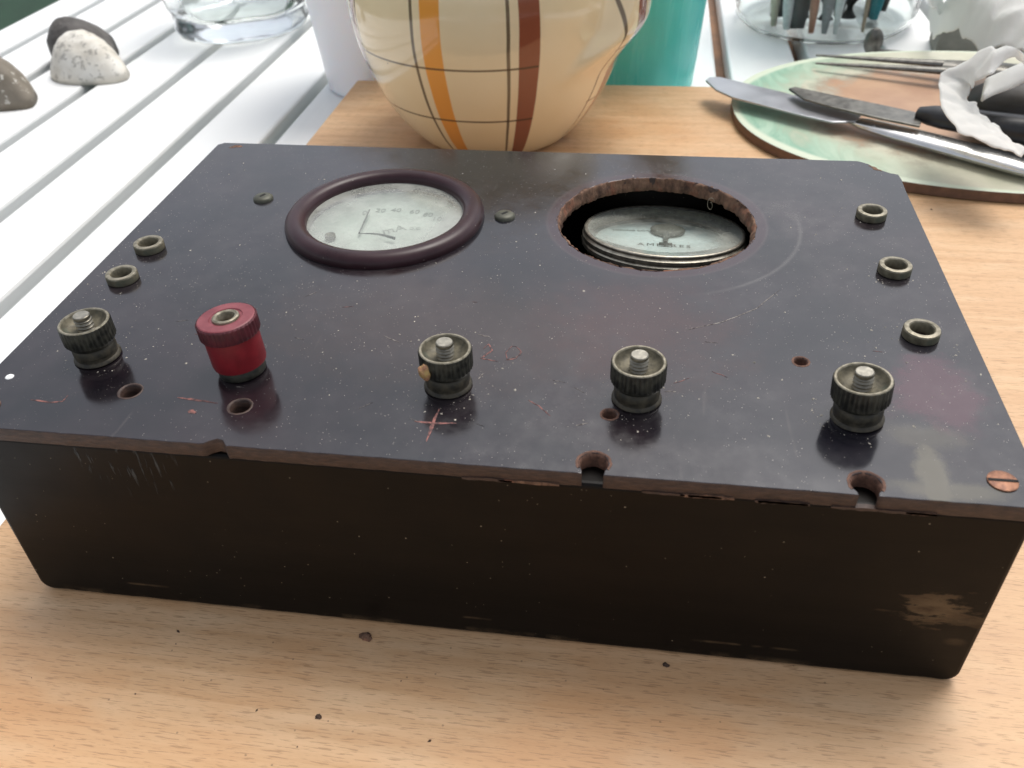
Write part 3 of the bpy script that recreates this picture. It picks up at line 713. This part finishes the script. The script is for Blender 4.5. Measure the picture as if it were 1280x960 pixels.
# ------------------------------------------------------------------ glass bowl
t = NT('clear_glass'); M_glass = t.fin((.95, .985, .98), .10, t.bump(t.noise(60, 3), .25, .002), Transmission_Weight=1.0, IOR=1.33)
def gf(r, z, tt, i):
    if i in range(2, 12): return r * (1 + .05 * abs(math.cos(tt * 4)) ** .5 + (.05 * math.cos(tt * 6) * math.exp(-((z - .012) / .008) ** 2)))
    return r
gp = [(0, .0), (.044, .0), (.050, .0008), (.0525, .004), (.0545, .010), (.053, .016), (.0535, .019), (.0560, .024), (.0575, .035), (.0595, .055), (.0615, .075), (.0615, .078), (.058, .077), (.055, .055), (.052, .035), (.048, .020), (.035, .013), (0, .012)]
tag(obj('glass_bowl', lathe(gp, 120, gf), M_glass, loc=(-.1835, .5990, ZT + .0001), smooth=True), 'clear pressed glass bowl with a lobed thick base on the white slats', 'bowl')

# ------------------------------------------------------------------ shells
def shell(name, loc, rz, L, Wd, Hh, m, label, tilt=(0, 0), ridg=.02, seed=0):
    bb = bmesh.new(); nr, na = 18, 56; rings = []
    for side in (0, 1):
        for i in range(nr + 1):
            rho = i / nr if side == 0 else (nr - i) / nr
            if side == 1 and i == 0: continue
            if rho == 0:
                rings.append([bb.verts.new((-L * .08, 0, Hh if side == 0 else Hh * .86))]); continue
            ring = []
            for k in range(na):
                a_ = 2 * PI * k / na; ca, sa = math.cos(a_), math.sin(a_)
                ex = L * .5 * (abs(ca) ** .9) * (1 if ca > 0 else -1) * (1.12 if ca > 0 else .88)
                ey = Wd * .5 * (1 if sa > 0 else -1) * abs(sa) * (1 - .42 * max(0, ca) ** 1.2)
                n_ = nz(ex * 60 + seed, ey * 60, rho * 2); rho2 = rho * (1 + .05 * n_ * (rho > .5))
                zz_ = Hh * max(0, 1 - rho ** 2.3) ** .75 + ridg * Hh * math.sin(rho * 30) * (rho < .97) * .4 + Hh * .05 * nz(ex * 90 * rho, ey * 90 * rho, seed + 3)
                if side == 1: zz_ = max(0, zz_ * .86 - .0006); rho2 *= .955
                ring.append(bb.verts.new((ex * rho2 - L * .08 * (1 - rho), ey * rho2, max(0, zz_))))
            rings.append(ring)
    for A, B in zip(rings[:-1], rings[1:]):
        for k in range(na):
            k2 = (k + 1) % na
            if len(A) == 1: bb.faces.new((A[0], B[k], B[k2]))
            elif len(B) == 1: bb.faces.new((A[k], A[k2], B[0]))
            else: bb.faces.new((A[k], A[k2], B[k2], B[k]))
    o = obj(name, bb, m, None, loc, (tilt[0], tilt[1], rz), smooth=True); tag(o, label, 'shell'); return o
def shellmat(name, c0, c1, spot, amt, th0=.5):
    t = NT(name); n1 = t.noise(60, 5); n2 = t.noise(170, 6, .7)
    c = t.mix(t.ramp(n1, .35, .65), c0, c1); c = t.mix(t.math('MULTIPLY', t.ramp(n2, th0, th0 + .05), amt), c, spot)
    return t.fin(c, .7, t.bump(n2, .5, .0012))
Ms_w = shellmat('chalky_shell', (.62, .58, .50), (.78, .76, .70), (.16, .15, .13), .55, .55)
Ms_d = shellmat('dark_shell', (.075, .068, .064), (.13, .12, .11), (.05, .045, .04), .5)
Ms_b = shellmat('olive_shell', (.17, .145, .11), (.22, .19, .15), (.62, .60, .54), .9, .58)
q = unp(112, 93, ZT + .0); shell('sea_shell', (q.x, q.y + .002, ZT + .0002), math.radians(-26), .070, .052, .030, Ms_w, 'chalky white domed sea shell in front of the dark shell')
q = unp(108, 70, ZT); shell('sea_shell', (q.x + .004, q.y - .004, ZT + .003), math.radians(-24), .064, .048, .030, Ms_d, 'dark grey sea shell leaning against the back of the white shell', tilt=(math.radians(28), 0), seed=4)
q = unp(0, 124, ZT); shell('sea_shell', (q.x, q.y, ZT + .0002), math.radians(-25), .066, .048, .032, Ms_b, 'olive brown sea shell flecked with white at the left picture edge', seed=9)

# ------------------------------------------------------------------ round mat, knives, tongs
t = NT('worn_green_mat')
q = t.xyz(); dx = t.math('DIVIDE', t.math('SUBTRACT', q[0], .352), .140); dy = t.math('DIVIDE', t.math('SUBTRACT', q[1], .372), .104)
d = t.math('SQRT', t.math('ADD', t.math('MULTIPLY', dx, dx), t.math('MULTIPLY', dy, dy)))
n1 = t.noise(45, 6, .65); n2 = t.noise(1, 5, .6, vec=t.mapped((60, 22, 1), rot=(0, 0, .9)), dist=1.5)
dw = t.math('ADD', d, t.math('MULTIPLY', t.math('SUBTRACT', n1, .5), .55))
c = t.mix(t.ramp(n1, .35, .65), (.46, .46, .34), (.58, .56, .44))
gm = t.math('MULTIPLY', t.ramp(t.math('ADD', d, t.math('MULTIPLY', t.math('SUBTRACT', n2, .5), .7)), .70, .90), t.ramp(q[0], .31, .245))
c = t.mix(t.math('MULTIPLY', gm, .85), c, t.mix(t.ramp(n2, .4, .6), (.16, .38, .27), (.36, .55, .42)))
c = t.mix(t.ramp(d, .965, .985), c, (.60, .66, .52))
c = t.mix(t.math('MULTIPLY', t.ramp(dw, .78, .68), .6), c, (.27, .20, .15))
c = t.mix(t.ramp(dw, .70, .60), c, t.mix(t.ramp(t.noise(30, 4), .4, .65), (.50, .31, .19), (.40, .23, .14)))
M_mat = t.fin(c, .45, t.bump(n1, .2, .0006))
M_mated = plain('mat_edge', (.15, .085, .055), .7, 0, .3)
b = bmesh.new()
def sup(a_, rx, ry, n_=2.15): ca, sa = math.cos(a_), math.sin(a_); return (.352 + rx * abs(ca) ** (2 / n_) * (1 if ca > 0 else -1), .372 + ry * abs(sa) ** (2 / n_) * (1 if sa > 0 else -1))
prism(b, [sup(2 * PI * k / 120, .140, .104) for k in range(120)], .0004, .0058)
mo = obj('table_mat', b, [M_mat, M_mated]); bevel(mo, .0006, 2)
for p in mo.data.polygons:
    if abs(p.normal.z) < .5: p.material_index = 1
tag(mo, 'worn oval mat with green marbled rim and bare brown middle under the knives', 'mat')
M_steel = plain('dull_steel', (.42, .43, .46), .34, .8, .08, 60, .02)
M_steelh = plain('bright_steel', (.72, .72, .71), .24, .9, .08, 200, .02)
M_dsteel = plain('stained_dark_steel', (.16, .155, .14), .38, .7, .35, 250, .1)
M_black = plain('black_plastic', (.018, .019, .022), .35, 0, .3, 300, .05)
def blade(pts, z, th=.0012, dz=0):
    bb = bmesh.new(); Q = [unp(u, v, z) for u, v in pts]; prism(bb, [(p.x, p.y) for p in Q], z - th, z); return bb
kn = tag(empty('table_knife', unp(960, 120, .012)), 'large all steel knife with a rounded tip, nearest of the knives on the mat', 'knife')
def kid(name, bm, m, par, bv=.0004, smooth=False):
    for v_ in bm.verts: v_.co -= par.location
    o = obj(name, bm, m, par, smooth=smooth, ang=40 if smooth else None)
    if bv: bevel(o, bv, 2)
    return o
kid('blade', blade([(882, 100), (887, 96), (900, 96), (930, 103), (975, 114), (1030, 128), (1078, 142), (1072, 150), (1058, 152), (1040, 152), (1000, 143), (950, 130), (915, 121), (895, 112)], .0125), M_steel, kn)
bb = bmesh.new(); A = unp(1062, 150, .0105); B = unp(1300, 213, .0105)
tube(bb, [A + (B - A) * k / 12 for k in range(13)], [.0030, .0058, .0068, .0074, .0078, .008, .0083, .0085, .0087, .0088, .009, .009, .0082], 20, .42)
kid('handle', bb, M_steelh, kn, 0, True)
kn2 = tag(empty('paring_knife', unp(1060, 130, .016)), 'short knife with dark stained blade and black handle resting on the steel knife', 'knife')
kid('blade', blade([(986, 110), (994, 108), (1040, 118), (1100, 130), (1155, 142), (1150, 157), (1100, 147), (1040, 133), (1005, 123)], .0175, .0014), M_dsteel, kn2)
bb = bmesh.new(); A = unp(1148, 142, .0185); B = unp(1330, 170, .024)
tube(bb, [A + (B - A) * k / 10 for k in range(11)], [.0045, .0065, .0075, .0078, .008, .0082, .0085, .0088, .009, .009, .008], 20, .75)
kid('handle', bb, M_black, kn2, 0, True)
tg = tag(empty('tongs', unp(1100, 78, .012)), 'thin grey steel tongs with two long prongs lying at the back of the mat', 'tongs')
for y0, y1 in ((69, 84), (79, 92)):
    bb = bmesh.new(); A = unp(1020, y0, .010); B = unp(1240, y1, .016)
    tube(bb, [A + (B - A) * k / 8 for k in range(9)], [.0010, .0014, .0018, .0022, .0026, .003, .0035, .004, .004], 10, .6)
    kid('prong', bb, M_dsteel, tg, 0, True)
bb = bmesh.new(); A = unp(1180, 82, .015); B = unp(1300, 92, .018); tube(bb, [A, (A + B) / 2, B], [.007, .009, .008], 14, .4); kid('grip', bb, M_dsteel, tg, 0, True)
# dark spoon leaning by the jar
bb = bmesh.new(); bmesh.ops.create_uvsphere(bb, u_segments=20, v_segments=12, radius=1)
q = unp(1092, 52, -.004)
for v_ in bb.verts: v_.co = q + Vector((v_.co.x * .0065, v_.co.y * .004, v_.co.z * .0095))
A = unp(1098, 64, -.012); B = unp(1200, 74, -.016)
tube(bb, [q + Vector((.001, -.002, -.004)), A, B], [.0015, .0018, .002], 8)
tag(obj('small_spoon', bb, M_dsteel, smooth=True), 'small dark spoon lying at the foot of the glass jar', 'spoon')

# ------------------------------------------------------------------ jar with handles
JC = Vector((.2985, .6260, ZT))
t = NT('jar_glass'); M_jar = t.fin((.93, .965, .955), .06, Transmission_Weight=1.0, IOR=1.25)
jp = [(0, .0002), (.055, .0002), (.063, .002), (.0685, .008), (.070, .016), (.070, .118), (.0675, .122), (.068, .128), (.0655, .128), (.0655, .121), (.0670, .112), (.0672, .014), (.0650, .007), (.060, .0035), (0, .003)]
tag(obj('glass_jar', lathe(jp, 90), M_jar, loc=JC, smooth=True), 'round clear glass jar packed with knives, pens and sticks', 'jar')
cols = {'cream': (.55, .50, .38), 'white': (.68, .70, .70), 'black': (.02, .02, .022), 'copper': (.42, .20, .13), 'grey': (.25, .26, .27), 'navy': (.02, .035, .05), 'orange': (.30, .11, .04), 'wood': (.42, .32, .22), 'teal': (.01, .22, .26), 'dkgrey': (.06, .06, .06)}
mm = {k: plain('jar_' + k, v_, .45, 0, .15) for k, v_ in cols.items()}
items = [(948, .004, 'cream', 'cream pen handle at the left side of the glass jar', 'pen', 0), (966, .0045, 'white', 'white pen right of the cream one in the jar', 'pen', 0), (983, .009, 'dkgrey', 'wide dark grey handle left of centre in the jar', 'handle', 0),
         (1001, .0035, 'copper', 'short pinkish copper stick low in the jar', 'stick', 0), (1020, .0055, 'grey', 'pale grey metal knife blade pointing down in the jar', 'knife', 1), (1040, .007, 'navy', 'dark navy handle in the middle of the jar', 'handle', .02),
         (1036, .004, 'white', 'narrow white blade in front of the navy handle in the jar', 'knife', 1), (1062, .008, 'orange', 'rust orange block handle right of centre in the jar', 'handle', .03), (1078, .0018, 'wood', 'thin wooden skewer beside the teal pen in the jar', 'stick', 0),
         (1092, .0055, 'teal', 'teal blue pen at the right side of the jar', 'pen', .008), (1108, .006, 'black', 'black handle rightmost in the glass jar', 'handle', .01), (1052, .006, 'dkgrey', 'charcoal grey handle behind the rust orange one in the jar', 'handle', 0)]
for i, (u, r, cn, lab, cat, lift) in enumerate(items):
    k = (u - 1030) / 105.0; x = JC.x + k * .052; yy = JC.y - math.sqrt(max(0, .050 ** 2 - (x - JC.x) ** 2)) * (.95 if cat != 'handle' else .75)
    if 'behind' in lab: yy += .03
    bb = bmesh.new(); z0 = .005 + (lift if lift < 1 else 0); lean = Vector((k * .012, .012 + .01 * (i % 3), 0)); hh = .17
    base = Vector((x, yy, ZT + z0)) - JC * 0
    N_ = 10; pr = []
    for j in range(N_ + 1):
        s_ = j / N_; f = min(1, .35 + s_ * 4) if lift == 1 else min(1, .6 + s_ * 6)
        pr.append(r * f * (1 - .15 * s_))
    tube(bb, [base + lean * (j / N_) + Vector((0, 0, (hh - z0) * j / N_)) for j in range(N_ + 1)], pr, 12, .35 if lift == 1 else .8)
    org = base.copy()
    for v_ in bb.verts: v_.co -= org
    tag(obj({'pen': 'pen', 'handle': 'utensil', 'stick': 'stick', 'knife': 'upright_knife'}[cat], bb, mm[cn], None, org, smooth=True, ang=50), lab, cat, 'things standing in the glass jar')

for i, pl_ in enumerate(('leftmost', 'second from the left', 'middle one', 'second from the right', 'rightmost')):
    k = -1 + i / 2; x = JC.x + k * .036; yy = JC.y - .010 * (1 - abs(k)) - .004; rr_ = .0105
    bb = bmesh.new(); tube(bb, [(0, 0, 0), (0, .0, .02), (k * .008, .004, .155)], [rr_ * .6, rr_, rr_ * .8], 10, .8)
    tag(obj('utensil', bb, mm[('black', 'dkgrey', 'navy', 'black', 'dkgrey')[i]], None, (x, yy, ZT + .0055), smooth=True, ang=50), 'thick dark handle in the back row of the glass jar, ' + pl_, 'utensil', 'dark handles in the back of the glass jar')

# ------------------------------------------------------------------ grey box and paper towels at right
q0 = unp(1166, 77, ZT); 
b = bmesh.new(); pts = [(q0.x, q0.y), (q0.x + .035, q0.y - .006), (q0.x + .12, q0.y - .012), (q0.x + .13, q0.y + .045), (q0.x + .008, q0.y + .05)]
prism(b, pts, ZT + .0002, ZT + .026)
tag(bevel(obj('small_box', b, plain('grey_card', (.22, .22, .19), .7, 0, .2, 80, .1)), .001), 'small dark grey box mostly hidden under the white paper towel', 'box')
t = NT('paper_towel'); n1 = t.noise(300, 3); M_paper = t.fin((.84, .84, .82), .85, t.bump(n1, .3, .0006))
tl = t.n('BsdfTranslucent'); tl.inputs[0].default_value = (.9, .9, .88, 1); mx = t.n('MixShader'); mx.inputs[0].default_value = .45
t.lk(t.b.outputs[0], mx.inputs[1]); t.lk(tl.outputs[0], mx.inputs[2]); t.lk(mx.outputs[0], t.out.inputs[0])
def sheet(name, f, nu, nv, label, th=.0006):
    bb = bmesh.new(); V = [[bb.verts.new(f(i / nu, j / nv)) for j in range(nv + 1)] for i in range(nu + 1)]
    for i in range(nu):
        for j in range(nv): bb.faces.new((V[i][j], V[i + 1][j], V[i + 1][j + 1], V[i][j + 1]))
    o = obj(name, bb, M_paper, smooth=True); m = o.modifiers.new('thick', 'SOLIDIFY'); m.thickness = th; m.offset = 0
    return o
lowc = [(1158, 14), (1160, 26), (1172, 42), (1200, 53), (1235, 65), (1262, 66), (1300, 78), (1345, 92)]
upc = [(1150, -2), (1170, 2), (1192, 7), (1220, 6), (1250, 1), (1280, -8), (1320, -14), (1360, -20)]
def lerp(c, s_):
    s_ *= len(c) - 1; i = min(int(s_), len(c) - 2); f = s_ - i; return (c[i][0] * (1 - f) + c[i + 1][0] * f, c[i][1] * (1 - f) + c[i + 1][1] * f)
def fA(a_, b_):
    l, u = lerp(lowc, a_), lerp(upc, a_)
    z0, z1 = .012 + .02 * a_, .03 + .02 * a_
    P = unp(*l, z0).lerp(unp(*u, z1), b_)
    P.z += .014 * math.sin(PI * min(1, b_ * 1.1)) + .006 * nz(P.x * 30, P.y * 30, 1) + .009 * abs(nz(P.x * 45, P.y * 45, 2)) - .006 * abs(nz(P.x * 80, P.y * 80, 7))
    return P
tag(sheet('paper_towel', fA, 80, 60, ''), 'large crumpled sheet of white kitchen paper, upper one at the right edge', 'paper towel')
oc = [(1330, 96), (1285, 74), (1255, 63), (1238, 62), (1212, 71), (1176, 94), (1173, 112), (1176, 137), (1198, 163), (1228, 177), (1278, 195)]
ic = [(1330, 100), (1285, 78), (1258, 79), (1242, 90), (1222, 101), (1210, 110), (1208, 122), (1220, 134), (1235, 148), (1254, 166), (1280, 194)]
zo = [.050, .058, .060, .058, .052, .044, .041, .038, .036, .034, .032]
def fB(a_, b_):
    l, u = lerp(oc, a_), lerp(ic, a_); z = lerp([(q_, 0) for q_ in zo], a_)[0]
    P = unp(*l, z).lerp(unp(*u, z - .004), b_); P.z += .0012 * math.sin(PI * b_)
    P += Vector((nz(P.x * 90, P.y * 90, 1), nz(P.x * 90, P.y * 90, 9), nz(P.x * 160, P.y * 160, 2))) * .0012 * (.6 + b_); P.z += .0035 * abs(nz(P.x * 75, P.y * 75, 3)) - .002 * abs(nz(P.x * 130 + 5, P.y * 130, 8)); P.x += .0012 * nz(a_ * 30, 3, 1) * (b_ > .95)
    return P
tag(sheet('paper_towel', fB, 90, 12, '', .0005), 'torn strip of white kitchen paper curled round the black handles', 'paper towel')
flap = [(1340, 80), (1280, 77), (1256, 88), (1232, 98), (1226, 127)]; fl2 = [(1340, 112), (1285, 101), (1258, 112), (1240, 120), (1227, 128)]
def fC(a_, b_):
    l, u = lerp(flap, a_), lerp(fl2, a_); P = unp(*l, .052 - .018 * a_).lerp(unp(*u, .046 - .012 * a_), b_); P.z += .003 * math.sin(PI * b_) + .002 * nz(P.x * 80, P.y * 80, 5); return P
tag(sheet('paper_towel', fC, 30, 8, '', .0005), 'pointed folded scrap of white kitchen paper above the black handle', 'paper towel')
bb = bmesh.new(); A = unp(1212, 128, .020); B = unp(1350, 150, .022)
tube(bb, [A + (B - A) * k / 8 for k in range(9)], [.010, .015, .018, .019, .020, .020, .020, .020, .018], 24, .8)
tag(obj('black_grip', bb, plain('brown_black_rubber', (.02, .017, .014), .5, 0, .3), smooth=True), 'thick dark brown and black grip inside the curled kitchen paper', 'handle')
